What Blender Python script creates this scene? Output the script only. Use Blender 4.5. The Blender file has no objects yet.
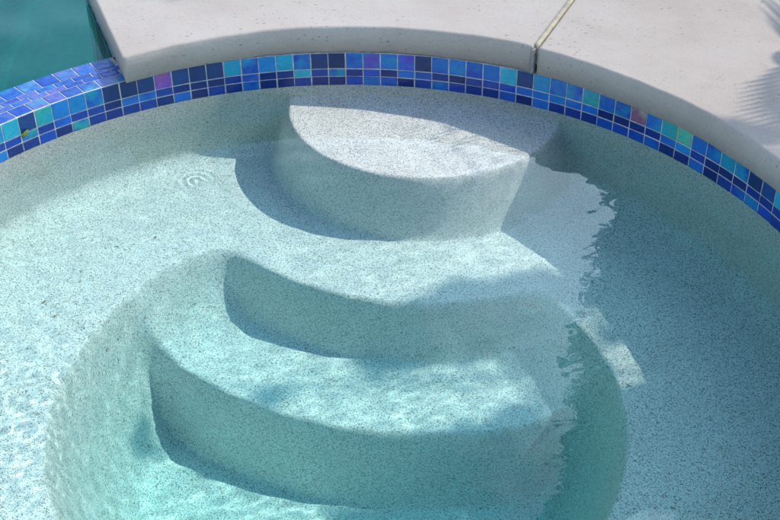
import bpy, bmesh, math, random
import numpy as np
from mathutils import Vector, Matrix, noise

random.seed(7)
rng = np.random.default_rng(7)
scene = bpy.context.scene
COL = scene.collection
PI = math.pi

# ------------------------------------------------------------------ frame of the place (metres)
SPA_X, SPA_Y = -0.148, 2.023          # centre of the round spa
R_TILE = 1.172                        # face of the waterline tiles
R_WALL = 1.1708                       # plaster wall below them
P_TILE = 0.052                        # tile pitch (50 mm tile and its grout)
PHI0 = 2.4406                         # angle of one tile joint
STEP_X, STEP_Y = 0.11, 3.14           # common centre of the curved steps
Z_BENCH, Z_TREAD, Z_FLOOR, Z_STEP = -0.40, -0.65, -0.95, -0.09
R_WELL = 0.632
Z_TILE = 0.104                        # top of the tile band
Z_SLAB0, Z_SLAB1 = 0.1055, 0.187      # coping slabs
SUN_AZ, SUN_EL = math.radians(15.5), math.radians(48.3)   # azimuth from +X towards +Y
SUN = Vector((math.cos(SUN_AZ)*math.cos(SUN_EL), math.sin(SUN_AZ)*math.cos(SUN_EL), math.sin(SUN_EL)))
Z_POOL = 0.072

# ------------------------------------------------------------------ object helpers
def link(name, mesh, mat=None, parent=None):
    o = bpy.data.objects.new(name, mesh)
    COL.objects.link(o)
    if mat is not None:
        if isinstance(mat, (list, tuple)):
            for m in mat: mesh.materials.append(m)
        else:
            mesh.materials.append(mat)
    if parent is not None:
        o.parent = parent
    return o

def bm_obj(name, bm, mat=None, parent=None, smooth=False):
    me = bpy.data.meshes.new(name)
    bm.to_mesh(me); bm.free()
    if smooth:
        for p in me.polygons: p.use_smooth = True
    return link(name, me, mat, parent)

def empty(name, loc=(0, 0, 0), parent=None):
    o = bpy.data.objects.new(name, None)
    o.empty_display_size = 0.1
    o.location = loc
    COL.objects.link(o)
    if parent is not None: o.parent = parent
    return o

def tag(o, label=None, cat=None, group=None, kind=None):
    if label: o['label'] = label
    if cat: o['category'] = cat
    if group: o['group'] = group
    if kind: o['kind'] = kind
    return o

# ------------------------------------------------------------------ material helpers
class NT:
    def __init__(self, name):
        self.m = bpy.data.materials.new(name)
        self.m.use_nodes = True
        self.t = self.m.node_tree
        self.t.nodes.clear()
        self.out = self.t.nodes.new('ShaderNodeOutputMaterial')
    def n(self, kind, **kw):
        nd = self.t.nodes.new(kind)
        for k, v in kw.items():
            if k.startswith('i_'):
                key = k[2:]
                key = int(key) if key.isdigit() else key.replace('_', ' ')
                nd.inputs[key].default_value = v
            else:
                setattr(nd, k, v)
        return nd
    def l(self, a, b): self.t.links.new(a, b)
    def ramp(self, fac, stops, interp='LINEAR'):
        r = self.n('ShaderNodeValToRGB')
        r.color_ramp.interpolation = interp
        el = r.color_ramp.elements
        while len(el) < len(stops): el.new(0.5)
        for e, (p, c) in zip(el, stops):
            e.position = p; e.color = (*c, 1) if len(c) == 3 else c
        self.l(fac, r.inputs[0])
        return r.outputs[0]
    def mix(self, fac, a, b, blend='MIX'):
        m = self.n('ShaderNodeMix', data_type='RGBA', blend_type=blend)
        for s, v in ((0, fac), (6, a), (7, b)):
            if hasattr(v, 'links') or hasattr(v, 'is_output'): self.l(v, m.inputs[s])
            else: m.inputs[s].default_value = v if s == 0 else ((*v, 1) if len(v) == 3 else v)
        return m.outputs[2]
    def noise(self, vec, scale, detail=3, rough=0.5):
        nd = self.n('ShaderNodeTexNoise', i_Scale=scale, i_Detail=detail, i_Roughness=rough)
        self.l(vec, nd.inputs['Vector'])
        return nd.outputs['Fac']
    def math(self, op, a, b=0.0, clamp=False):
        m = self.n('ShaderNodeMath', operation=op, use_clamp=clamp)
        for i, v in enumerate((a, b)):
            if hasattr(v, 'is_output'): self.l(v, m.inputs[i])
            else: m.inputs[i].default_value = v
        return m.outputs[0]
    def bump(self, h, strength, dist, normal=None):
        b = self.n('ShaderNodeBump', i_Strength=strength, i_Distance=dist)
        self.l(h, b.inputs['Height'])
        if normal is not None: self.l(normal, b.inputs['Normal'])
        return b.outputs[0]
    def bsdf(self, color, rough=0.5, normal=None, **kw):
        b = self.n('ShaderNodeBsdfPrincipled')
        for s, v in (('Base Color', color), ('Roughness', rough)):
            if hasattr(v, 'is_output'): self.l(v, b.inputs[s])
            else: b.inputs[s].default_value = (*v, 1) if s == 'Base Color' else v
        for k, v in kw.items():
            key = k.replace('_', ' ')
            if hasattr(v, 'is_output'): self.l(v, b.inputs[key])
            else: b.inputs[key].default_value = v
        if normal is not None: self.l(normal, b.inputs['Normal'])
        self.l(b.outputs[0], self.out.inputs['Surface'])
        return b
    def pos(self):
        return self.n('ShaderNodeNewGeometry').outputs['Position']

def mat_plaster():
    m = NT('quartz_plaster'); p = m.pos()
    nz = m.n('ShaderNodeTexNoise', i_Scale=420.0, i_Detail=1.0)
    m.l(p, nz.inputs['Vector'])
    jit = m.n('ShaderNodeVectorMath', operation='MULTIPLY_ADD')
    m.l(nz.outputs['Color'], jit.inputs[0]); jit.inputs[1].default_value = (0.003, 0.003, 0.003); m.l(p, jit.inputs[2])
    def cells(scale):
        v = m.n('ShaderNodeTexVoronoi', feature='F1', i_Scale=scale); m.l(jit.outputs[0], v.inputs['Vector'])
        sep = m.n('ShaderNodeSeparateColor'); m.l(v.outputs['Color'], sep.inputs[0])
        return v, sep
    v, sep = cells(500.0)
    grain = m.ramp(sep.outputs[0], [(0.0, (0.17, 0.16, 0.145)), (0.05, (0.34, 0.30, 0.25)), (0.11, (0.44, 0.41, 0.36)),
                                    (0.24, (0.73, 0.71, 0.68)), (0.5, (0.865, 0.845, 0.82)), (0.8, (0.925, 0.905, 0.88))], 'CONSTANT')
    v2, sep2 = cells(290.0)
    big = m.math('LESS_THAN', sep2.outputs[1], 0.13)
    near = m.math('LESS_THAN', v2.outputs['Distance'], m.math('MULTIPLY', sep2.outputs[0], 0.55))
    bigc = m.ramp(sep2.outputs[2], [(0, (0.14, 0.13, 0.12)), (0.45, (0.28, 0.22, 0.155)), (0.8, (0.44, 0.33, 0.20))], 'CONSTANT')
    c = m.mix(m.math('MULTIPLY', big, near), grain, bigc)
    mott = m.ramp(m.noise(p, 7.0, 5, 0.65), [(0.3, (0.90, 0.90, 0.89)), (0.7, (1.0, 1.0, 1.0))])
    c = m.mix(1.0, c, mott, 'MULTIPLY')
    b = m.bump(m.noise(p, 220.0, 3), 0.22, 0.003)
    m.bsdf(c, 0.75, b)
    return m.m

def mat_stone():
    m = NT('cast_coping_concrete'); p = m.pos()
    base = m.ramp(m.noise(p, 3.2, 5, 0.6), [(0.28, (0.276, 0.240, 0.216)), (0.5, (0.314, 0.278, 0.252)), (0.74, (0.340, 0.309, 0.287))])
    fine = m.ramp(m.noise(p, 240.0, 3, 0.7), [(0.32, (0.80, 0.80, 0.80)), (0.5, (0.97, 0.97, 0.97)), (0.75, (1.0, 1.0, 1.0))])
    c = m.mix(1.0, base, fine, 'MULTIPLY')
    # little open pits left by the trowel, stretched one way
    mp = m.n('ShaderNodeMapping'); mp.inputs['Scale'].default_value = (0.55, 1.0, 1.0); mp.inputs['Rotation'].default_value = (0, 0, 0.35)
    m.l(p, mp.inputs['Vector'])
    v = m.n('ShaderNodeTexVoronoi', feature='F1', i_Scale=95.0); m.l(mp.outputs[0], v.inputs['Vector'])
    sep = m.n('ShaderNodeSeparateColor'); m.l(v.outputs['Color'], sep.inputs[0])
    rad = m.math('MULTIPLY', m.math('SUBTRACT', sep.outputs[0], 0.55, True), 0.70)
    pit = m.math('LESS_THAN', v.outputs['Distance'], rad)
    dens = m.ramp(m.noise(p, 4.0, 2), [(0.38, (0, 0, 0)), (0.62, (1, 1, 1))])
    pit = m.math('MULTIPLY', pit, dens)
    c = m.mix(m.math('MULTIPLY', pit, 0.85), c, (0.14, 0.125, 0.115))
    h = m.math('ADD', m.math('MULTIPLY', m.noise(p, 90.0, 4, 0.65), 0.5), m.math('MULTIPLY', m.noise(p, 22.0, 4, 0.6), 1.0))
    h = m.math('SUBTRACT', h, m.math('MULTIPLY', pit, 1.3))
    b = m.bump(h, 0.5, 0.004)
    m.bsdf(c, 0.85, b)
    return m.m

def mat_tile():
    m = NT('iridescent_glass_tile'); p = m.pos()
    a = m.n('ShaderNodeAttribute', attribute_name='tile_colour')
    b_ = m.n('ShaderNodeAttribute', attribute_name='tile_second')
    f = m.ramp(m.noise(p, 24.0, 2, 0.5), [(0.34, (0, 0, 0)), (0.66, (1, 1, 1))])
    mp = m.n('ShaderNodeMapping'); mp.inputs['Scale'].default_value = (1, 1, 4.5); m.l(p, mp.inputs['Vector'])
    st = m.ramp(m.noise(mp.outputs[0], 70.0, 5, 0.7), [(0.3, (0.62, 0.66, 0.70)), (0.5, (0.95, 0.95, 0.95)), (0.72, (1.35, 1.3, 1.25))])
    c = m.mix(f, a.outputs['Color'], b_.outputs['Color'])
    c = m.mix(1.0, c, st, 'MULTIPLY')
    bump = m.bump(m.noise(p, 45.0, 3), 0.25, 0.004)
    m.bsdf(c, 0.15, bump, Specular_IOR_Level=0.4)
    return m.m

def mat_grout():
    m = NT('grout'); p = m.pos()
    c = m.ramp(m.noise(p, 60.0, 4), [(0.3, (0.24, 0.25, 0.245)), (0.7, (0.44, 0.44, 0.43))])
    m.bsdf(c, 0.9, m.bump(m.noise(p, 500.0, 2), 0.3, 0.001))
    return m.m

def mat_water():
    m = NT('water_surface')
    gl = m.n('ShaderNodeBsdfGlass', i_Roughness=0.0, i_IOR=1.333)
    gl.inputs['Color'].default_value = (1, 1, 1, 1)
    m.l(gl.outputs[0], m.out.inputs['Surface'])
    return m.m

def mat_depth(name, sig):
    """absorption of the water's depth: no surface of its own"""
    m = NT(name)
    dens = max(sig) * 1.02
    va = m.n('ShaderNodeVolumeAbsorption', i_Density=dens)
    va.inputs['Color'].default_value = (*[1 - q/dens for q in sig], 1)
    m.l(va.outputs[0], m.out.inputs['Volume'])
    return m.m

def mat_simple(name, c1, c2, scale, rough=0.8, bump=0.3, bdist=0.003):
    m = NT(name); p = m.pos()
    n = m.noise(p, scale, 4, 0.6)
    c = m.ramp(n, [(0.32, c1), (0.68, c2)])
    m.bsdf(c, rough, m.bump(n, bump, bdist))
    return m.m

M_PLASTER = mat_plaster()
M_STONE = mat_stone()
M_TILE = mat_tile()
M_GROUT = mat_grout()
M_WATER = mat_water()
M_SPADEPTH = mat_depth('spa_water_depth', (0.69, 0.095, 0.10))
M_POOLDEPTH = mat_depth('pool_water_depth', (4.6, 0.47, 0.46))
M_CAULK = mat_simple('joint_sealant', (0.20, 0.175, 0.125), (0.30, 0.265, 0.195), 40.0, 0.7)
M_CAULK_GREY = mat_simple('old_grey_sealant', (0.12, 0.125, 0.12), (0.21, 0.215, 0.21), 160.0, 0.8)
M_CONCRETE = mat_simple('shell_concrete', (0.30, 0.29, 0.28), (0.42, 0.41, 0.40), 14.0, 0.9)
M_GROUND = mat_simple('pale_paving', (0.40, 0.37, 0.33), (0.50, 0.47, 0.43), 3.0, 0.95)
M_DECK = M_STONE
M_BARK = mat_simple('bark', (0.09, 0.065, 0.045), (0.20, 0.16, 0.12), 22.0, 0.9, 0.8, 0.02)
M_POOLPLASTER = mat_simple('pool_plaster', (0.55, 0.62, 0.62), (0.68, 0.74, 0.74), 26.0, 0.8)

def mat_leaf(name, a, b):
    m = NT(name); p = m.pos()
    c = m.ramp(m.noise(p, 2.3, 3), [(0.3, a), (0.7, b)])
    m.bsdf(c, 0.5)
    return m.m
M_LEAF = mat_leaf('tree_leaf', (0.035, 0.065, 0.02), (0.075, 0.12, 0.035))
M_PALM = mat_leaf('palm_leaf', (0.05, 0.08, 0.025), (0.09, 0.13, 0.04))

# ------------------------------------------------------------------ numpy mesh helper
def np_mesh(name, verts, faces, normals=None):
    me = bpy.data.meshes.new(name)
    verts = np.asarray(verts, dtype=np.float32)
    faces = np.asarray(faces, dtype=np.int32)
    n, k = faces.shape
    me.vertices.add(len(verts)); me.vertices.foreach_set('co', verts.ravel())
    me.loops.add(n*k); me.loops.foreach_set('vertex_index', faces.ravel())
    me.polygons.add(n)
    me.polygons.foreach_set('loop_start', np.arange(0, n*k, k, dtype=np.int32))
    me.polygons.foreach_set('use_smooth', np.ones(n, dtype=bool))
    me.update(calc_edges=True)
    me.validate()
    if normals is not None:
        me.normals_split_custom_set_from_vertices(np.asarray(normals, dtype=np.float32))
    return me

def vert_normals(V, F):
    fn = np.cross(V[F[:, 2]] - V[F[:, 0]], V[F[:, 3]] - V[F[:, 1]])
    N = np.zeros_like(V)
    for k in range(4): np.add.at(N, F[:, k], fn)
    return N / np.maximum(np.linalg.norm(N, axis=1, keepdims=True), 1e-12)

def polar_faces(nr, nt):
    i, j = np.meshgrid(np.arange(nr-1), np.arange(nt), indexing='ij')
    j2 = (j+1) % nt
    return np.stack([i*nt+j, (i+1)*nt+j, (i+1)*nt+j2, i*nt+j2], -1).reshape(-1, 4)

# ------------------------------------------------------------------ the plaster basin
def drop(s, w=0.058, lead=0.022):
    t = np.clip((s + lead)/w, 0, 1)
    return t*t*t*(t*(6*t-15)+10)*0.5 + 0.5*t*t*(3-2*t)

def cove(s, w=0.22, lead=0.045):
    """steep wall with a soft rim that runs out into a wide cove at its foot"""
    t = np.clip((s + lead)/w, 0, 1)
    t = t*t/(t+0.14)*1.14
    return 1-(1-t)**2.7

def basin_z(x, y):
    r = np.hypot(x-SPA_X, y-SPA_Y)
    rho = np.hypot(x-STEP_X, y-STEP_Y)
    th = np.arctan2(y-SPA_Y, x-SPA_X)
    rim = R_WELL + 0.022*np.cos(th-0.35) + 0.042*np.exp(-((th-2.22)/0.36)**2)
    inner = Z_BENCH + (Z_TREAD-Z_BENCH)*drop(rho-0.755, 0.075, 0.034) + (Z_FLOOR-Z_TREAD)*drop(rho-1.06, 0.08, 0.034)
    w = cove(rim-r)
    z = Z_BENCH + w*(inner-Z_BENCH)
    z = z + (Z_STEP-Z_BENCH)*(1-drop(rho-0.43, 0.07, 0.026))
    return z

def build_basin(root):
    fr = 0.06
    rs = [0.0001] + list(np.arange(0.004, R_WALL-fr, 0.005))
    ang = np.linspace(0, PI/2, 12)
    arc_r = R_WALL-fr+fr*np.sin(ang); arc_h = fr*(1-np.cos(ang))
    rr = np.array(rs + list(arc_r))
    lift = np.concatenate([np.zeros(len(rs)), arc_h])
    nt = 1150
    th = np.linspace(0, 2*PI, nt, endpoint=False)
    RR, TH = np.meshgrid(rr, th, indexing='ij')
    X = SPA_X+RR*np.cos(TH); Y = SPA_Y+RR*np.sin(TH)
    Z = basin_z(X, Y)
    # hand-troweled: slow undulation of the plaster
    Z += 0.0016*np.sin(9*X+3*Y)*np.sin(7*Y-4*X+1) + 0.0012*np.sin(21*X-5*Y)*np.sin(17*Y+8*X)
    Z += lift[:, None]
    Z = np.minimum(Z, -0.03)
    rows = [np.stack([X, Y, Z], -1)]
    for f, rad in ((0.25, R_WALL), (0.6, R_WALL), (1.0, R_WALL), (1.0, R_TILE+0.006)):
        z = Z[-1]*(1-f) + -0.0030*f
        rows.append(np.stack([SPA_X+rad*np.cos(th), SPA_Y+rad*np.sin(th), z], -1)[None])
    G = np.concatenate(rows, 0)
    nr = G.shape[0]
    V = G.reshape(-1, 3); F = polar_faces(nr, nt)
    N = vert_normals(V, F)
    cen = V[F].mean(1)
    r = np.hypot(cen[:, 0]-SPA_X, cen[:, 1]-SPA_Y)
    rho = np.hypot(cen[:, 0]-STEP_X, cen[:, 1]-STEP_Y)
    ring = np.repeat(np.arange(nr-1), nt)
    wall = ring >= len(rs)
    step = (~wall) & (rho < 0.475)
    bench = (~wall) & (~step) & ((r > R_WELL-0.01) | (rho < 0.79))
    tread = (~wall) & (~step) & (~bench) & (rho < 1.10)
    floor = ~(wall | step | bench | tread)
    for name, mask, lab in (('plaster_wall', wall, None), ('entry_step', step, 'rounded top step lit by the sun'),
                            ('bench_seat', bench, None), ('lower_step', tread, None), ('footwell_floor', floor, None)):
        f = F[mask]
        used, inv = np.unique(f, return_inverse=True)
        o = link(name, np_mesh(name, V[used], inv.reshape(-1, 4), N[used]), M_PLASTER, root)
        o.cycles.is_caustics_receiver = True
        if lab: o['label'] = lab

# ------------------------------------------------------------------ water
RX, RY = 0.350, 3.035
def ripple(x, y):
    h = np.zeros_like(x)
    R2 = np.random.default_rng(11)
    # faint wind ripples, crests roughly along the picture's width
    for k in range(26):
        lam = R2.uniform(0.03, 0.16); a = PI/2 + R2.normal(0, 0.75); ph = R2.uniform(0, 2*PI)
        slope = 0.0017*(lam/0.08)**0.3*(1+0.75/(1+np.exp(-(x-0.15)/0.10)))
        h += slope*lam/(2*PI)*np.sin(2*PI/lam*(x*np.cos(a)+y*np.sin(a))+ph)
    mask = np.exp(-(((x+0.72)/0.24)**2 + ((y-1.98)/0.42)**2))
    for k in range(22):
        lam = R2.uniform(0.024, 0.085); a = R2.uniform(0, 2*PI); ph = R2.uniform(0, 2*PI)
        h += mask*0.0055*lam/(2*PI)*np.sin(2*PI/lam*(x*np.cos(a)+y*np.sin(a))+ph)
    d = np.hypot(x+RX, y-RY)
    h += 0.055*0.02/(2*PI)*np.exp(-(d/0.05)**2)*np.sin(2*PI*d/0.022+1.5*np.sin(2*np.arctan2(y-RY, x+RX)))*(0.5+0.5*np.cos(np.arctan2(y-RY, x+RX)-2.2))
    return h

def build_spa_water():
    nt = 1150
    rr = np.concatenate([np.arange(0.004, 1.176, 0.006), [R_TILE+0.005]])
    th = np.linspace(0, 2*PI, nt, endpoint=False)
    RR, TH = np.meshgrid(rr, th, indexing='ij')
    X = SPA_X+RR*np.cos(TH); Y = SPA_Y+RR*np.sin(TH)
    Z = ripple(X, Y)
    G = [np.stack([X, Y, Z], -1)]
    for rad, z in ((R_TILE+0.005, -1.1), (0.004, -1.1)):
        G.append(np.stack([SPA_X+rad*np.cos(th), SPA_Y+rad*np.sin(th), np.full(nt, z)], -1)[None])
    G = np.concatenate(G, 0); nr = G.shape[0]
    V = G.reshape(-1, 3); F = polar_faces(nr, nt)
    top = list(range(nt)); bot = [(nr-1)*nt+k for k in range(nt)]
    V = np.concatenate([V, [[SPA_X, SPA_Y, float(ripple(np.array([SPA_X]), np.array([SPA_Y]))[0])], [SPA_X, SPA_Y, -1.1]]])
    c0, c1 = len(V)-2, len(V)-1
    # close the tiny holes at the centre with quads-as-triangles (two joint pairs per quad)
    extra = []
    for k in range(0, nt, 2):
        extra.append([c0, k, (k+1) % nt, (k+2) % nt])
        b = (nr-1)*nt
        extra.append([c1, b+(k+2) % nt, b+(k+1) % nt, b+k])
    F = np.concatenate([F, np.array(extra)])
    me = np_mesh('spa_water', V, F)
    # hard edge between surface and skirt
    me.polygons.foreach_set('use_smooth', np.ones(len(me.polygons), dtype=bool))
    lim = (len(rr)-1)*nt
    flags = np.ones(len(me.polygons), dtype=bool); flags[lim:(nr-1)*nt] = False
    me.polygons.foreach_set('use_smooth', flags)
    ev = np.zeros(len(me.edges)*2, dtype=np.int32); me.edges.foreach_get('vertices', ev); ev = ev.reshape(-1, 2)
    rim = (ev // nt == len(rr)-1).all(1)
    at = me.attributes.new('sharp_edge', 'BOOLEAN', 'EDGE'); at.data.foreach_set('value', rim)
    o = link('spa_water', me, M_WATER)
    o.cycles.is_caustics_caster = True
    tag(o, 'clear rippled water filling the round spa', 'water', kind='structure')
    bm = bmesh.new()
    bmesh.ops.create_cone(bm, cap_ends=True, segments=240, radius1=R_TILE+0.004, radius2=R_TILE+0.004, depth=1.102)
    bmesh.ops.translate(bm, verts=bm.verts, vec=(SPA_X, SPA_Y, -0.551+0.0022))
    bm_obj('water_body', bm, M_SPADEPTH, o)
    return o

# ------------------------------------------------------------------ tiles
NAVY = [(0.003, 0.026, 0.115), (0.004, 0.034, 0.14), (0.003, 0.018, 0.085)]
DEEP = [(0.002, 0.022, 0.16), (0.003, 0.030, 0.20), (0.002, 0.015, 0.11)]
COBALT = [(0.003, 0.060, 0.31), (0.003, 0.042, 0.29), (0.005, 0.095, 0.37)]
AZURE = [(0.004, 0.14, 0.36), (0.005, 0.17, 0.36), (0.004, 0.11, 0.34)]
TEAL = [(0.005, 0.20, 0.32), (0.010, 0.24, 0.34), (0.005, 0.17, 0.28)]
PINK = [(0.09, 0.03, 0.30), (0.20, 0.05, 0.20)]
GREEN = [(0.015, 0.24, 0.21)]

def pick_pair(R, row):
    u = R.random()
    if row == 0:
        f = NAVY if u < 0.42 else COBALT if u < 0.52 else AZURE if u < 0.78 else TEAL
    else:
        f = DEEP if u < 0.58 else COBALT if u < 0.90 else AZURE if u < 0.985 else TEAL
    a = np.array(f[R.integers(len(f))])
    v = R.random()
    if f is NAVY or f is DEEP: b = a*R.uniform(0.8, 1.4)
    elif v < 0.008: b = np.array(PINK[R.integers(2)])
    elif v < 0.05: b = np.array(GREEN[0])
    elif v < 0.55: b = np.array(COBALT[R.integers(3)])
    else: b = a*R.uniform(0.9, 1.35)
    return a, b

class Tiles:
    """tiles on any surface: each a little pillow with its own two colours"""
    def __init__(self): self.V = []; self.F = []; self.A = []; self.B = []
    def add(self, corners, normal, a, b, th=0.0022):
        c = [Vector(q) for q in corners]; n = Vector(normal)
        mid = sum(c, Vector())/4
        k = len(self.V)
        up = [q + n*(th*0.7) for q in c]
        top = [q + (mid-q).normalized()*0.0016 + n*th for q in c]
        for q in c + up + top: self.V.append(q)
        for s in (0, 4):
            for i in range(4):
                j = (i+1) % 4
                self.F.append((k+s+i, k+s+j, k+s+4+j, k+s+4+i))
        self.F.append((k+8, k+9, k+10, k+11))
        self.A += [a]*12; self.B += [b]*12
    def build(self, name, parent):
        me = bpy.data.meshes.new(name)
        me.from_pydata([tuple(v) for v in self.V], [], self.F)
        for nm, d in (('tile_colour', self.A), ('tile_second', self.B)):
            at = me.color_attributes.new(nm, 'FLOAT_COLOR', 'POINT')
            at.data.foreach_set('color', np.array([(*q, 1.0) for q in d], dtype=np.float32).ravel())
        me.update()
        return link(name, me, M_TILE, parent)

SPILL_A, SPILL_B = math.radians(121.2), math.radians(222.0)
R_SPILL = 1.338
def cyl(r, a, z): return (SPA_X+r*math.cos(a), SPA_Y+r*math.sin(a), z)

def build_tile_band(root):
    T = Tiles(); R = np.random.default_rng(21)
    n = int(round(2*PI*R_TILE/P_TILE)); da = 2*PI/n
    g = 0.0017/R_TILE
    rows = [(0.0535, Z_TILE-0.0016), (0.0282, 0.0502), (-0.0045, 0.0250)]
    rb = R_TILE+0.0018
    for i in range(n):
        a1 = PHI0 - i*P_TILE/R_TILE if i < 70 else PHI0 - 70*P_TILE/R_TILE - (i-70)*(2*PI-70*P_TILE/R_TILE)/(n-70)
        a0 = a1 - P_TILE/R_TILE
        am = (a0+a1)/2
        nn = (-math.cos(am), -math.sin(am), 0)
        prev = None
        for k, (z0, z1) in enumerate(rows):
            a, b = pick_pair(R, k)
            if i == 37 and k == 0: a, b = np.array((0.26, 0.26, 0.22)), np.array((0.16, 0.06, 0.13))
            if i == 40 and k == 0: a, b = np.array((0.03, 0.34, 0.26)), np.array((0.10, 0.30, 0.20))
            if i == 9 and k == 0: a, b = np.array((0.26, 0.07, 0.20)), np.array((0.08, 0.05, 0.36))
            if i == 23 and k == 0: a, b = np.array((0.005, 0.11, 0.42)), np.array((0.05, 0.03, 0.32))
            dz = R.normal(0, 0.0004); da_ = R.normal(0, 0.0003); t1, t2, t3, t4 = R.normal(0, 0.0005, 4)
            T.add([cyl(rb+t1, a1-g+da_, z0+dz), cyl(rb+t2, a0+g+da_, z0+dz), cyl(rb+t3, a0+g+da_, z1+dz), cyl(rb+t4, a1-g+da_, z1+dz)], nn, a, b)
    T.build('waterline_tile', root)
    # grout bed behind the tiles
    bm = bmesh.new(); N = 480; vs = []
    for i in range(N):
        a = 2*PI*i/N
        vs.append([bm.verts.new(cyl(r, a, z)) for r, z in ((R_TILE+0.0012, -0.0045), (R_TILE+0.0012, Z_TILE-0.0008), (R_TILE+0.05, Z_TILE-0.0008))])
    for i in range(N):
        p, q = vs[i], vs[(i+1) % N]
        for k in range(2): bm.faces.new((p[k], p[k+1], q[k+1], q[k]))
    bmesh.ops.recalc_face_normals(bm, faces=bm.faces)
    bm_obj('grout_bed', bm, M_GROUT, root)

def build_spillway():
    root = empty('spillway', (SPA_X+1.25*math.cos(2.6), SPA_Y+1.25*math.sin(2.6), 0))
    inv = Vector(root.location)
    T = Tiles(); R = np.random.default_rng(5)
    rows = [(R_TILE+0.0040, R_TILE+0.0500, 1, 0.0), (R_TILE+0.0542, R_TILE+0.0760, 1, 0.5),
            (R_TILE+0.0800, R_TILE+0.1018, 1, 0.15), (R_TILE+0.1060, R_SPILL-0.003, 1, 0.6)]
    da = P_TILE/R_TILE
    def rnd():
        u = R.random()
        if u < 0.30: a = COBALT[R.integers(3)]
        elif u < 0.58: a = (0.02, 0.08, 0.30)
        elif u < 0.78: a = (0.04, 0.09, 0.32)
        elif u < 0.9: a = AZURE[R.integers(3)]
        else: a = (0.05, 0.18, 0.36)
        b = (0.09, 0.10, 0.34) if R.random() < 0.45 else COBALT[R.integers(3)]
        return np.array(a), np.array(b)
    for (r0, r1, _, off) in rows:
        i = -60
        while i < 60:
            a1 = PHI0 - (i+off)*da; a0 = a1-da; i += 1
            if a0 < SPILL_A-da*0.9 or a1 > SPILL_B: continue
            g = 0.0021/r0
            a, b = rnd(); zz = Z_TILE + 0.0002
            T.add([tuple(Vector(cyl(r, q, zz))-inv) for r, q in ((r0, a1-g), (r0, a0+g), (r1, a0+g), (r1, a1-g))][::-1] if False else
                  [tuple(Vector(cyl(r, q, zz))-inv) for r, q in ((r0, a0+g), (r1, a0+g), (r1, a1-g), (r0, a1-g))], (0, 0, 1), a, b)
    # pool side face
    i = -60
    while i < 60:
        a1 = PHI0 - i*da; a0 = a1-da; i += 1
        if a0 < SPILL_A-da*0.9 or a1 > SPILL_B: continue
        g = 0.0015/R_SPILL; am = (a0+a1)/2
        for z0, z1 in ((0.0525, 0.1015), (0.0, 0.0495), (-0.055, -0.004), (-0.11, -0.058)):
            a, b = rnd()
            T.add([tuple(Vector(cyl(R_SPILL, q, z))-inv) for q, z in ((a0+g, z0), (a1-g, z0), (a1-g, z1), (a0+g, z1))],
                  (math.cos(am), math.sin(am), 0), a, b)
    T.build('mosaic_top', root)
    bm = bmesh.new(); N = 160; prof = [(R_TILE+0.03, -2.1), (R_TILE+0.03, Z_TILE-0.02), (R_TILE+0.0015, Z_TILE-0.0015), (R_TILE+0.004, Z_TILE+0.0005), (R_SPILL-0.001, Z_TILE+0.0005), (R_SPILL-0.001, -2.1)]
    vs = []
    for i in range(N+1):
        a = SPILL_A-0.02 + (SPILL_B-SPILL_A+0.04)*i/N
        vs.append([bm.verts.new(Vector(cyl(r, a, z))-inv) for r, z in prof])
    for i in range(N):
        for k in range(len(prof)-1): bm.faces.new((vs[i][k], vs[i+1][k], vs[i+1][k+1], vs[i][k+1]))
    bm.faces.new(vs[0]); bm.faces.new(vs[-1][::-1])
    bmesh.ops.recalc_face_normals(bm, faces=bm.faces)
    bm_obj('weir_core', bm, M_GROUT, root)
    tag(root, 'low curved spillway capped with blue mosaic between the spa and the pool', 'spillway')

# ------------------------------------------------------------------ coping slabs
R_COP, R_OUT = 1.160, 1.90
JOINT_DIR = math.radians(66.1)          # the joint is not quite radial
def outer_angle(a):
    """where the joint that starts at angle a on the rim reaches the outer edge"""
    if abs(a-JOINTS[1]) > 1e-6: return a
    p = Vector((R_COP*math.cos(a), R_COP*math.sin(a))); d = Vector((math.cos(JOINT_DIR), math.sin(JOINT_DIR)))
    b = p.dot(d); t = -b + math.sqrt(b*b - p.length_squared + R_OUT*R_OUT)
    q = p+d*t
    return math.atan2(q.y, q.x)

JIT = random.Random(41)
def slab_outline(a0, a1, side=None, gap=0.0):
    """inner arc a0->a1 (a0 > a1), outer arc back; side: direction of the end face at a0"""
    pts = []
    n = max(8, int(abs(a0-a1)*90))
    g = gap/R_COP
    for i in range(n+1):
        a = (a0-(0 if side else g)) + (a1+g-(a0-(0 if side else g)))*i/n
        wob = 0.0012*math.sin(23*a)+0.0008*math.sin(57*a+1)+JIT.uniform(-0.0006, 0.0006)
        # the formed edge is not a perfect circle: it stands a little further back in the middle of the left slab
        f = min(1, max(0, (math.radians(119)-a)/math.radians(20)))*min(1, max(0, (a-math.radians(50))/math.radians(14)))
        wob += -0.003 + 0.021*f
        pts.append((SPA_X+(R_COP+wob)*math.cos(a), SPA_Y+(R_COP+wob)*math.sin(a)))
    go = gap/R_OUT
    if side:
        s = Vector(pts[0]); e = s + Vector(side)*(R_OUT-R_COP)
        ae = math.atan2(e.y-SPA_Y, e.x-SPA_X)
    else: ae = outer_angle(a0)-go
    a1 = outer_angle(a1)
    no = 40
    for i in range(no+1):
        a = (a1+go) + (ae-a1-go)*i/no
        pts.append((SPA_X+R_OUT*math.cos(a), SPA_Y+R_OUT*math.sin(a)))
    if side: pts[-1] = (e.x, e.y)
    return pts

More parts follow.
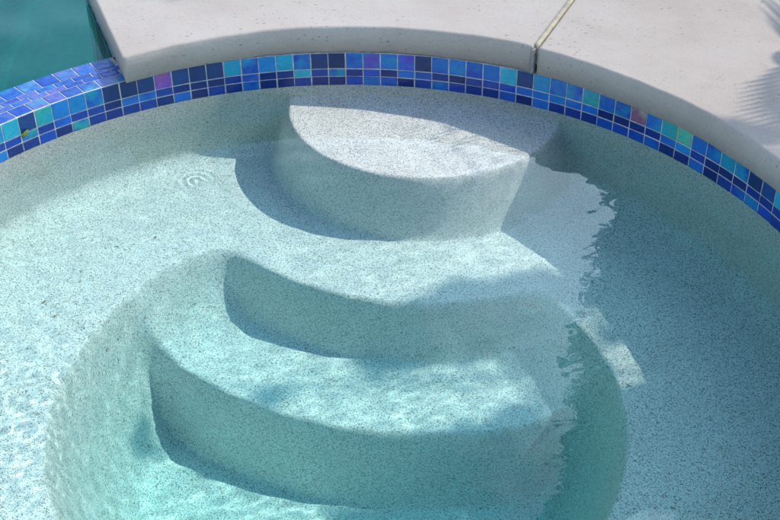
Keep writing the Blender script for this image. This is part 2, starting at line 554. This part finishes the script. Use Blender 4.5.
def prism(pts, z0, z1, bevel=0.0, seg=3, loc=Vector((0, 0, 0)), mid=0):
    bm = bmesh.new()
    bot = [bm.verts.new(Vector((x, y, z0))-loc) for x, y in pts]
    top = [bm.verts.new(Vector((x, y, z1))-loc) for x, y in pts]
    n = len(pts)
    bm.faces.new(top); bm.faces.new(bot[::-1])
    for i in range(n): bm.faces.new((bot[i], bot[(i+1) % n], top[(i+1) % n], top[i]))
    bmesh.ops.recalc_face_normals(bm, faces=bm.faces)
    if bevel > 0:
        ts = set(top)
        ed = [e for e in bm.edges if e.verts[0] in ts and e.verts[1] in ts]
        bmesh.ops.bevel(bm, geom=ed, offset=bevel, segments=seg, profile=0.6, affect='EDGES')
    for f in bm.faces: f.smooth = abs(f.normal.z) < 0.995
    return bm

JOINTS = [SPILL_A, math.radians(61.0), math.radians(-18), math.radians(-86), math.radians(-138)]
SIDE = Vector((-0.358, 0.934)).normalized()
SLAB_LABELS = ['pale concrete coping slab with a square end beside the spillway, left of the joint',
               'long pale concrete coping slab right of the joint, with a leaf shadow near its rim',
               'pale concrete coping slab on the near right rim of the spa, below the long slab',
               'pale concrete coping slab on the near left rim, between spillway and near right slab']
def build_coping():
    for k in range(4):
        a0, a1 = JOINTS[k], JOINTS[k+1]
        pts = slab_outline(a0, a1, SIDE if k == 0 else None, 0.0075)
        am = (a0+a1)/2
        loc = Vector((SPA_X+1.6*math.cos(am), SPA_Y+1.6*math.sin(am), Z_SLAB0))
        bm = prism(pts, Z_SLAB0, Z_SLAB1, 0.0075, 3, loc)
        o = bm_obj('coping_slab', bm, M_STONE)
        o.location = loc
        tag(o, SLAB_LABELS[k], 'coping', 'concrete coping slabs round the spa')
    # sealant in the joint seen in the photo
    a = JOINTS[1]; d = Vector((math.cos(JOINT_DIR), math.sin(JOINT_DIR))); t = Vector((-d.y, d.x))
    c = Vector((SPA_X+R_COP*math.cos(a), SPA_Y+R_COP*math.sin(a))) - d*R_COP
    R = random.Random(3)
    bm = bmesh.new(); prev = None; n = 60
    for i in range(n+1):
        r = R_COP+0.026 + (R_OUT-R_COP-0.04)*i/n
        wl, wr = 0.0088+R.uniform(-.0008, .0012), 0.0078+R.uniform(-.001, .0006)
        ring = []
        for s, z in ((wl, Z_SLAB1-0.06), (wl, Z_SLAB1+0.0006), (0.004, Z_SLAB1+0.0028), (-0.003, Z_SLAB1+0.0022), (-wr+0.002, Z_SLAB1-0.0035), (-wr+0.0012, Z_SLAB1-0.06)):
            q = c + d*r + t*s; ring.append(bm.verts.new((q.x, q.y, z)))
        if prev:
            for k in range(5): bm.faces.new((prev[k], ring[k], ring[k+1], prev[k+1]))
        else: bm.faces.new(ring)
        prev = ring
    bmesh.ops.recalc_face_normals(bm, faces=bm.faces)
    o = bm_obj('joint_sealant', bm, M_CAULK, smooth=True)
    tag(o, 'cream strip of sealant in the joint between two coping slabs', 'sealant')
    bm = bmesh.new(); prev = None
    for i in range(9):
        z = Z_SLAB0+0.001 + (Z_SLAB1-0.008-Z_SLAB0)*i/8
        ring = []
        w0 = 0.0085; w1 = R.uniform(-0.0005, 0.0022)
        for s, r in ((w0, R_COP+0.024), (w0, R_COP+0.003), (w1+0.003, R_COP+0.0035), (w1, R_COP+0.006), (w1, R_COP+0.024)):
            q = c + d*r + t*s; ring.append(bm.verts.new((q.x, q.y, z)))
        if prev:
            for k in range(4): bm.faces.new((prev[k], prev[k+1], ring[k+1], ring[k]))
        prev = ring
    bm.faces.new(prev)
    bmesh.ops.recalc_face_normals(bm, faces=bm.faces)
    o2 = bm_obj('cracked_sealant', bm, M_CAULK_GREY, o)
    o2['label'] = 'grey torn end of the sealant'
    # dark back of the open joint: concrete core ring under the slabs, from the spa shell outwards
    bm = bmesh.new(); N = 200; vs = []
    a_s, a_e = SPILL_A-0.004, SPILL_B-2*PI+0.004
    prof = [(R_TILE+0.03, -2.1), (R_TILE+0.03, Z_SLAB0-0.002), (R_OUT-0.02, Z_SLAB0-0.002), (R_OUT-0.02, -2.1)]
    s0 = Vector((SPA_X+R_COP*math.cos(SPILL_A), SPA_Y+R_COP*math.sin(SPILL_A))) + Vector((SIDE.y, -SIDE.x))*0.006
    for i in range(N+1):
        row = []
        for r, z in prof:
            q = s0 + SIDE*(r-R_COP)
            st = math.atan2(q.y-SPA_Y, q.x-SPA_X)
            a = st + (a_e-st)*i/N
            rr = math.hypot(q.x-SPA_X, q.y-SPA_Y); rr = rr + (r-rr)*min(1.0, i/6)
            row.append(bm.verts.new(cyl(rr, a, z)))
        vs.append(row)
    for i in range(N):
        for k in range(3): bm.faces.new((vs[i][k], vs[i+1][k], vs[i+1][k+1], vs[i][k+1]))
    bm.faces.new(vs[0]); bm.faces.new(vs[-1][::-1])
    bmesh.ops.recalc_face_normals(bm, faces=bm.faces)
    o = bm_obj('shell_wall', bm, M_CONCRETE)
    tag(o, 'raised concrete shell wall carrying the coping slabs round the spa', 'wall', kind='structure')
    # mosaic on the pool side of that wall, below the square slab end
    T = Tiles(); Rr = np.random.default_rng(9)
    s = Vector((SPA_X+R_COP*math.cos(SPILL_A), SPA_Y+R_COP*math.sin(SPILL_A))) + Vector((SIDE.y, -SIDE.x))*0.0045
    nrm = Vector((-SIDE.y, SIDE.x, 0))
    for i in range(60):
        u0 = 0.175 + i*0.052 + 0.0013; u1 = u0+0.0494
        if u1 > R_OUT-R_COP-0.02: break
        for z0, z1 in ((0.0535, 0.1005), (0.001, 0.0505), (-0.052, -0.002), (-0.105, -0.055)):
            a, b = pick_pair(Rr, 0); a = a*0.7+np.array((0.005, 0.05, 0.08)); b = b*0.6
            p0, p1 = s+SIDE*u0, s+SIDE*u1
            T.add([(p1.x, p1.y, z0), (p0.x, p0.y, z0), (p0.x, p0.y, z1), (p1.x, p1.y, z1)][::-1], nrm, a, b)
    o3 = T.build('mosaic_strip', o)

# ------------------------------------------------------------------ pool beyond the spillway
POOL_END = math.radians(56)
def pool_outline():
    pts = []
    s = Vector((SPA_X+R_COP*math.cos(SPILL_A), SPA_Y+R_COP*math.sin(SPILL_A))) + Vector((SIDE.y, -SIDE.x))*0.0
    n = 60
    a_s = math.atan2(*(reversed(tuple((s+SIDE*0.18) - Vector((SPA_X, SPA_Y))))))
    for i in range(n+1):
        a = a_s + (SPILL_B-0.03-a_s)*i/n
        pts.append((SPA_X+(R_SPILL-0.004)*math.cos(a), SPA_Y+(R_SPILL-0.004)*math.sin(a)))
    pts += [(-2.2, 0.2), (-4.6, -0.6), (-7.0, 0.8), (-7.6, 4.2), (-6.6, 8.6), (-4.4, 9.4), (0.5, 9.6), (1.5, 8.8)]
    # round behind the left slab, back to its slanted end
    ae = math.atan2((s+SIDE*(R_OUT-R_COP)).y-SPA_Y, (s+SIDE*(R_OUT-R_COP)).x-SPA_X)
    for i in range(21):
        a = POOL_END + (ae-POOL_END)*i/20
        pts.append((SPA_X+(R_OUT-0.006)*math.cos(a), SPA_Y+(R_OUT-0.006)*math.sin(a)))
    return pts

def build_pool():
    pts = pool_outline()
    # floor and walls
    bm = bmesh.new()
    zf = -2.0
    bot = [bm.verts.new((x, y, zf)) for x, y in pts]; top = [bm.verts.new((x, y, 0.10)) for x, y in pts]
    n = len(pts)
    bm.faces.new(bot)
    for i in range(n): bm.faces.new((bot[i], top[i], top[(i+1) % n], bot[(i+1) % n]))
    bmesh.ops.recalc_face_normals(bm, faces=bm.faces)
    for f in bm.faces: f.normal_flip()
    # the spillway arc and the mosaic wall already stand there: leave their upper band free
    for v in top:
        pass
    o = bm_obj('pool_basin', bm, M_POOLPLASTER)
    for v in o.data.vertices:
        if v.co.z > 0 : v.co.z = 0.06
    o.cycles.is_caustics_receiver = True
    tag(o, 'blue grey plaster floor and sides of the swimming pool', 'pool', kind='structure')
    # water: gridded top so that it can ripple
    bm = bmesh.new()
    vs = [bm.verts.new((x, y, Z_POOL)) for x, y in pts]
    es = [bm.edges.new((vs[i], vs[(i+1) % n])) for i in range(n)]
    f = bm.faces.new(vs)
    if f.normal.z < 0: f.normal_flip()
    x0, x1, y0, y1 = -2.2, -0.6, 2.9, 4.4
    bmesh.ops.triangulate(bm, faces=bm.faces[:])
    for kx in np.arange(x0, x1, 0.02):
        bmesh.ops.bisect_plane(bm, geom=bm.verts[:]+bm.edges[:]+bm.faces[:], plane_co=(kx, 0, 0), plane_no=(1, 0, 0))
    for ky in np.arange(y0, y1, 0.02):
        bmesh.ops.bisect_plane(bm, geom=bm.verts[:]+bm.edges[:]+bm.faces[:], plane_co=(0, ky, 0), plane_no=(0, 1, 0))
    R2 = np.random.default_rng(4)
    waves = [(R2.uniform(0.12, 0.5), R2.uniform(0, 2*PI), R2.uniform(0, 2*PI)) for _ in range(14)]
    for v in bm.verts:
        v.co.z += sum(0.0050*l/(2*PI)*math.sin(2*PI/l*(v.co.x*math.cos(a)+v.co.y*math.sin(a))+p) for l, a, p in waves)
        v.co.z += 0
    ext = bmesh.ops.extrude_face_region(bm, geom=bm.faces[:])
    for v in [g for g in ext['geom'] if isinstance(g, bmesh.types.BMVert)]: v.co.z = -2.1
    bmesh.ops.recalc_face_normals(bm, faces=bm.faces)
    for f in bm.faces: f.smooth = f.normal.z > 0.5
    for e in bm.edges:
        if len({f.smooth for f in e.link_faces}) > 1: e.smooth = False
    o = bm_obj('pool_water', bm, M_WATER)
    o.cycles.is_caustics_caster = True
    tag(o, 'teal swimming pool water behind the spillway', 'water', kind='structure')
    bm_obj('water_body', prism(pts, -2.1, Z_POOL+0.010), M_POOLDEPTH, o)
    return pts

def build_ground(pool_pts):
    # deck ground all round: outer square with the pool and slab ring cut out
    loop = []
    s = Vector((SPA_X+R_COP*math.cos(SPILL_A), SPA_Y+R_COP*math.sin(SPILL_A)))
    # walk: slab ring outer arc from the slanted end clockwise to SPILL_B, then pool far side back
    ae = POOL_END
    a_end = SPILL_B-2*PI
    N = 90
    for i in range(N+1):
        a = ae + (a_end-ae)*i/N
        loop.append((SPA_X+R_OUT*math.cos(a), SPA_Y+R_OUT*math.sin(a)))
    loop += [p for p in pool_pts[61:69]]
    bm = bmesh.new()
    iv = [bm.verts.new((x, y, 0.15)) for x, y in loop]
    S = 400
    ov = [bm.verts.new(q) for q in ((-S, -S, 0.15), (S, -S, 0.15), (S, S, 0.15), (-S, S, 0.15))]
    ed = [bm.edges.new((iv[i], iv[(i+1) % len(iv)])) for i in range(len(iv))]
    ed += [bm.edges.new((ov[i], ov[(i+1) % 4])) for i in range(4)]
    bmesh.ops.triangle_fill(bm, edges=ed, use_beauty=True)
    for f in bm.faces:
        if f.normal.z < 0: f.normal_flip()
    o = bm_obj('ground', bm, M_GROUND)
    tag(o, 'pale paved ground round the pool', 'ground', kind='structure')

# ------------------------------------------------------------------ small debris
def leaf_bit(name, loc, size, rot, mat, label, cat, curl=0.3, aspect=0.5):
    bm = bmesh.new(); n = 8; rows = []
    for i in range(n+1):
        t = i/n; w = aspect*math.sin(PI*min(1, 0.06+t*0.94))**0.8*0.5
        z = curl*(t-0.5)**2
        rows.append([bm.verts.new((size*(t-0.5), size*w*s, size*(z+0.15*abs(s)*w))) for s in (-1, 0, 1)])
    for i in range(n):
        for k in range(2): bm.faces.new((rows[i][k], rows[i][k+1], rows[i+1][k+1], rows[i+1][k]))
    r = bmesh.ops.solidify(bm, geom=bm.faces[:], thickness=size*0.03)
    o = bm_obj(name, bm, mat, smooth=True)
    o.location = loc; o.rotation_euler = rot
    tag(o, label, cat)
    o.cycles.is_caustics_receiver = True
    return o

def build_debris():
    yel = mat_simple('yellow_green_petal', (0.42, 0.42, 0.06), (0.18, 0.30, 0.06), 120.0, 0.6)
    tan = mat_simple('dry_leaf', (0.55, 0.42, 0.24), (0.70, 0.58, 0.38), 150.0, 0.7)
    org = mat_simple('orange_petal', (0.60, 0.28, 0.07), (0.70, 0.40, 0.12), 150.0, 0.7)
    brn = mat_simple('brown_seed', (0.10, 0.06, 0.035), (0.22, 0.14, 0.08), 150.0, 0.7)
    a = PHI0 - 1.15*P_TILE/R_TILE
    x, y, _ = cyl(R_TILE-0.007, a, 0)
    leaf_bit('petal', (x, y, 0.051), 0.030, (1.2, 0.5, a+1.3), yel, 'yellow green petal caught on the blue tiles below the spillway', 'petal', 0.8, 0.6)
    def on(x, y, dz=0.004): return (x, y, float(basin_z(np.array(x), np.array(y)))+dz)
    leaf_bit('leaf_scrap', on(-0.727, 2.30), 0.022, (0.1, 0.1, -0.5), tan, 'pale tan leaf scrap on the bench close to the footwell rim', 'leaf scrap')
    leaf_bit('petal_scrap', on(-0.90, 2.415), 0.008, (0, 0.1, 0.6), org, 'tiny orange petal scrap on the sunlit bench at the left', 'petal', 0.4, 0.7)
    leaf_bit('leaf_scrap', on(-0.862, 2.365), 0.013, (0, 0.1, 0.15), org, 'thin rusty leaf sliver on the sunlit bench under the orange scrap', 'leaf scrap', 0.4, 0.25)
    leaf_bit('seed', on(-0.655, 2.70), 0.007, (0, 0.1, 0.9), brn, 'small dark brown seed in the middle of the sunlit bench', 'seed', 0.5, 0.7)

# ------------------------------------------------------------------ trees that shade the spa and mirror in its water
def leaf_cloud(name, clumps, n_per, size, mat, parent, seed):
    R = np.random.default_rng(seed); V = []; F = []
    for (cx, cy, cz, rx, ry, rz, dens) in clumps:
        n = int(n_per*dens)
        d = R.normal(size=(n, 3)); d /= np.linalg.norm(d, axis=1, keepdims=True)
        rad = R.random(n)**0.45
        P = np.array([cx, cy, cz]) + d*rad[:, None]*np.array([rx, ry, rz])
        for p in P:
            u = R.normal(size=3); u[2] *= 0.5; u /= np.linalg.norm(u)
            w = np.cross(u, R.normal(size=3)); w /= np.linalg.norm(w)
            s = size*R.uniform(0.7, 1.3); k = len(V)
            V += [p-u*s*0.5, p+w*s*0.24, p+u*s*0.5, p-w*s*0.24]
            F.append((k, k+1, k+2, k+3))
    me = bpy.data.meshes.new(name); me.from_pydata([tuple(v) for v in V], [], F); me.update()
    return link(name, me, mat, parent)

def tube(bm, pts, rads, seg=10):
    prev = None
    for i, (p, r) in enumerate(zip(pts, rads)):
        p = Vector(p); q = Vector(pts[min(i+1, len(pts)-1)])-Vector(pts[max(i-1, 0)])
        q.normalize(); u = q.orthogonal().normalized(); w = q.cross(u)
        if prev is not None:
            pu = prev[1]; u = (pu - q*pu.dot(q)).normalized(); w = q.cross(u)
        ring = [bm.verts.new(p + (u*math.cos(2*PI*k/seg)+w*math.sin(2*PI*k/seg))*r) for k in range(seg)]
        if prev is not None:
            for k in range(seg): bm.faces.new((prev[0][k], prev[0][(k+1) % seg], ring[(k+1) % seg], ring[k]))
        prev = (ring, u)
    bm.faces.new(prev[0])

def sun_point(x, y, z, h):
    """point at height h on the sun ray that lands on (x, y, z) under the water"""
    if z < 0:
        st = math.cos(SUN_EL)/1.333; tw = st/math.sqrt(1-st*st)
        x += math.cos(SUN_AZ)*tw*-z; y += math.sin(SUN_AZ)*tw*-z; z = 0
    k = (h-z)/math.tan(SUN_EL)
    return (x+math.cos(SUN_AZ)*k, y+math.sin(SUN_AZ)*k, h)

def broad_tree(base, height, clumps, n_per, size, label, seed):
    root = empty('broadleaf_tree', base)
    B = Vector(base)
    bm = bmesh.new()
    top = Vector((0, 0, height*0.55))
    tube(bm, [(0, 0, -0.1), (0.03, 0.02, height*0.2), (0.0, 0.05, height*0.4), tuple(top)], [0.17, 0.13, 0.11, 0.08], 12)
    for c in clumps:
        e = Vector(c[:3])-B
        s = Vector((0.0, 0.04, height*random.Random(c[0]).uniform(0.32, 0.54)))
        m = s.lerp(e, 0.5)+Vector((0, 0, 0.15))
        tube(bm, [s, m, e], [0.035, 0.014, 0.004], 8)
    bm_obj('trunk', bm, M_BARK, root, True)
    cl = [(c[0]-B.x, c[1]-B.y, c[2]-B.z, *c[3:]) for c in clumps]
    leaf_cloud('crown', cl, n_per, size, M_LEAF, root, seed)
    tag(root, label, 'tree')

SHADE_BENCH = [(0.207, 2.435, -0.40, 0.08), (0.325, 2.455, -0.40, 0.07), (0.10, 2.40, -0.40, 0.06), (0.40, 2.48, -0.40, 0.06), (0.50, 2.425, -0.40, 0.08), (0.44, 2.45, -0.40, 0.06), (0.55, 2.275, -0.40, 0.045), (0.60, 2.06, -0.40, 0.05),
    (0.575, 1.90, -0.40, 0.07), (0.62, 1.98, -0.40, 0.05), (0.62, 1.90, -0.40, 0.08), (0.60, 1.80, -0.40, 0.09), (0.565, 1.70, -0.40, 0.09), (0.53, 1.60, -0.4, 0.1), (0.558, 1.904, -0.40, 0.08), (0.523, 1.808, -0.40, 0.09), (0.494, 1.732, -0.40, 0.09), (0.458, 1.640, -0.40, 0.10)]
SHADE_TREAD = [(-0.317, 2.241, -0.65, 0.04), (0.057, 2.042, -0.65, 0.07), (0.182, 2.079, -0.65, 0.07), (0.310, 2.129, -0.65, 0.08)]
SHADE_FLOOR = [(0.018, 1.953, -0.98, 0.13), (0.20, 1.89, -0.98, 0.12), (-0.723, 2.211, -0.98, 0.05)]

def build_trees():
    R = random.Random(12)
    cl = []
    for k in range(46):
        z = R.uniform(0.7, 4.0); x = R.uniform(1.55, 2.95); y = 5.05+R.uniform(-0.12, 0.12)
        cl.append((x, y, z, 0.45, 0.36, 0.42, 1.0))
    for k in range(9):
        cl.append((1.40-0.012*k+R.uniform(-.06, .06), 5.0, 0.8+0.4*k, 0.34, 0.3, 0.34, 0.8))
    cl.append((2.55, 4.46, 3.95, 0.16, 0.14, 0.10, 0.25))
    broad_tree((2.2, 5.1, 0.15), 4.0, cl, 1100, 0.10, 'dense dark evergreen tree beyond the coping, mirrored in the spa', 31)
    cl = []
    for (x, y, z, r) in SHADE_BENCH+SHADE_TREAD+SHADE_FLOOR:
        h = R.uniform(3.3, 3.9)
        p = sun_point(x, y, z, h)
        cl.append((*p, r, r, r*0.6, (r/0.3)**2))
    broad_tree((5.2, 3.0, 0.15), 3.6, cl, 1300, 0.07, 'broadleaf tree on the sunny side of the deck shading the spa', 77)

def build_palm():
    base = Vector((2.32, 3.28, 0.15))
    root = empty('palm_tree', base)
    bm = bmesh.new()
    tube(bm, [(0, 0, -0.05), (0.01, 0, 0.4), (0, 0.01, 0.9), (0, 0, 1.42)], [0.10, 0.085, 0.075, 0.07], 12)
    bm_obj('trunk', bm, M_BARK, root, True)
    R = random.Random(8)
    for k, deg in enumerate((-92, -58, -30, -4, 24, 50)):
        az = math.radians(deg); L = R.uniform(0.95, 1.2); rise = R.uniform(0.25, 0.75)
        if k == 0: L, rise = 0.62, 0.50
        d = Vector((math.cos(az), math.sin(az), 0)); sd = Vector((-d.y, d.x, 0))
        V = []; F = []; pts = []
        for i in range(15):
            t = i/14
            pts.append(Vector((0, 0, 1.38)) + d*(L*(t-0.12*t*t)) + Vector((0, 0, L*(rise*t-0.85*t*t))))
        for i in range(1, 26):
            t = i/26*13.99; j = int(t); q = pts[j].lerp(pts[j+1], t-j)
            ll = 0.40*math.sin(PI*(0.12+0.80*i/26))**0.7
            for s in (-1, 1):
                tip = q + sd*s*ll*0.92 + d*ll*0.35 + Vector((0, 0, -0.30*ll+R.uniform(-.02, .02)))
                mid = q.lerp(tip, 0.45)+Vector((0, 0, 0.02)); w = d*0.011
                b0 = len(V); V += [q-w*.4, q+w*.4, mid+w, mid-w, tip]
                F += [(b0, b0+1, b0+2, b0+3), (b0+3, b0+2, b0+4)]
        bm = bmesh.new()
        vs = [bm.verts.new(v) for v in V]
        for f in F: bm.faces.new([vs[i] for i in f])
        tube(bm, pts, [0.012*(1-0.8*i/14) for i in range(15)], 5)
        bm_obj('frond', bm, M_PALM, root)
    tag(root, 'small palm beside the deck, its frond shading the coping rim', 'palm')

# ------------------------------------------------------------------ light, sky, camera
SKY_FILL = 13.0  # brightness of the added cloud bank and horizon band
def build_light():
    w = bpy.data.worlds.new('World'); scene.world = w; w.use_nodes = True
    nt = w.node_tree; bg = nt.nodes['Background']
    sky = nt.nodes.new('ShaderNodeTexSky'); sky.sky_type = 'NISHITA'; sky.sun_disc = False
    sky.sun_elevation = SUN_EL
    sky.sun_rotation = PI/2 - SUN_AZ
    sky.air_density = 1.0; sky.dust_density = 1.6; sky.ozone_density = 1.0
    # bright cloud bank over the blue, added so the water mirrors a veil
    geo = nt.nodes.new('ShaderNodeTexCoord')
    mp = nt.nodes.new('ShaderNodeMapping'); mp.inputs['Scale'].default_value = (1.0, 1.0, 1.8)
    nz = nt.nodes.new('ShaderNodeTexNoise'); nz.inputs['Scale'].default_value = 1.7; nz.inputs['Detail'].default_value = 6; nz.inputs['Roughness'].default_value = 0.55
    dp = nt.nodes.new('ShaderNodeVectorMath'); dp.operation = 'DOT_PRODUCT'; dp.inputs[1].default_value = (0.75, 0.55, 0.36)
    ad = nt.nodes.new('ShaderNodeMath'); ad.operation = 'MULTIPLY_ADD'; ad.inputs[1].default_value = 1.8
    rp = nt.nodes.new('ShaderNodeValToRGB'); rp.color_ramp.elements[0].position = 0.65; rp.color_ramp.elements[1].position = 0.85
    nt.links.new(geo.outputs['Generated'], dp.inputs[0]); nt.links.new(dp.outputs['Value'], ad.inputs[0])
    mx = nt.nodes.new('ShaderNodeMix'); mx.data_type = 'RGBA'
    mx.inputs[7].default_value = (SKY_FILL*0.76, SKY_FILL*0.97, SKY_FILL*1.14, 1)
    nt.links.new(geo.outputs['Generated'], mp.inputs['Vector']); nt.links.new(mp.outputs[0], nz.inputs['Vector'])
    nt.links.new(nz.outputs['Fac'], ad.inputs[2]); sb = nt.nodes.new('ShaderNodeMath'); sb.operation = 'SUBTRACT'; sb.inputs[1].default_value = 1.0; nt.links.new(ad.outputs[0], sb.inputs[0]); nt.links.new(sb.outputs[0], rp.inputs[0]); nt.links.new(rp.outputs[0], mx.inputs[0])
    # pale low band all round the horizon, added as fill for upright faces
    sx = nt.nodes.new('ShaderNodeSeparateXYZ'); nt.links.new(geo.outputs['Generated'], sx.inputs[0])
    hz = nt.nodes.new('ShaderNodeMapRange'); hz.interpolation_type = 'SMOOTHSTEP'
    hz.inputs['From Min'].default_value = 0.02; hz.inputs['From Max'].default_value = 0.50
    hz.inputs['To Min'].default_value = 0.9; hz.inputs['To Max'].default_value = 0.0
    nt.links.new(sx.outputs[2], hz.inputs['Value'])
    mxx = nt.nodes.new('ShaderNodeMath'); mxx.operation = 'MAXIMUM'
    nt.links.new(hz.outputs[0], mxx.inputs[0]); nt.links.new(rp.outputs[0], mxx.inputs[1]); nt.links.new(mxx.outputs[0], mx.inputs[0])
    nt.links.new(sky.outputs[0], mx.inputs[6]); nt.links.new(mx.outputs[2], bg.inputs['Color'])
    bg.inputs['Strength'].default_value = 0.15
    L = bpy.data.lights.new('sun', 'SUN'); L.energy = 2.45; L.angle = math.radians(0.53); L.color = (1.0, 0.915, 0.81)
    L.cycles.is_caustics_light = True
    o = bpy.data.objects.new('sun', L); COL.objects.link(o)
    o.rotation_euler = SUN.to_track_quat('Z', 'Y').to_euler()

def build_camera():
    H, pitch, roll, f = 1.66054, 0.628274, 0.0100077, 1175.065
    cam = bpy.data.cameras.new('camera'); cam.sensor_width = 36; cam.lens = f/780*36
    cam.clip_start = 0.05; cam.clip_end = 2000
    o = bpy.data.objects.new('camera', cam); COL.objects.link(o)
    fw = Vector((0, math.cos(pitch), -math.sin(pitch))); rt = Vector((1, 0, 0)); up = Vector((0, math.sin(pitch), math.cos(pitch)))
    c, s = math.cos(roll), math.sin(roll)
    r2 = rt*c - up*s; u2 = rt*s + up*c
    M = Matrix((r2, u2, -fw)).transposed().to_4x4(); M.translation = (0, 0, H)
    o.matrix_world = M
    scene.camera = o

spa = empty('spa', (0, 0, 0))
tag(spa, 'round plaster spa with curved steps, bench and a band of blue glass tile', 'spa')
build_basin(spa)
build_tile_band(spa)
build_spillway()
build_coping()
pp = build_pool()
build_ground(pp)
build_spa_water()
build_debris()
build_trees()
build_palm()
build_light()
build_camera()

scene.render.engine = 'CYCLES'
cy = scene.cycles
cy.caustics_refractive = True; cy.caustics_reflective = False
cy.blur_glossy = 0.0
cy.max_bounces = 10; cy.diffuse_bounces = 3; cy.glossy_bounces = 4; cy.transmission_bounces = 8; cy.volume_bounces = 0
cy.sample_clamp_indirect = 4.0
cy.use_denoising = True
cy.denoiser = 'OPENIMAGEDENOISE'
scene.view_settings.view_transform = 'Standard'
scene.view_settings.look = 'None'
scene.view_settings.exposure = 0.98
scene.view_settings.gamma = 1.0
scene.view_settings.use_curve_mapping = False
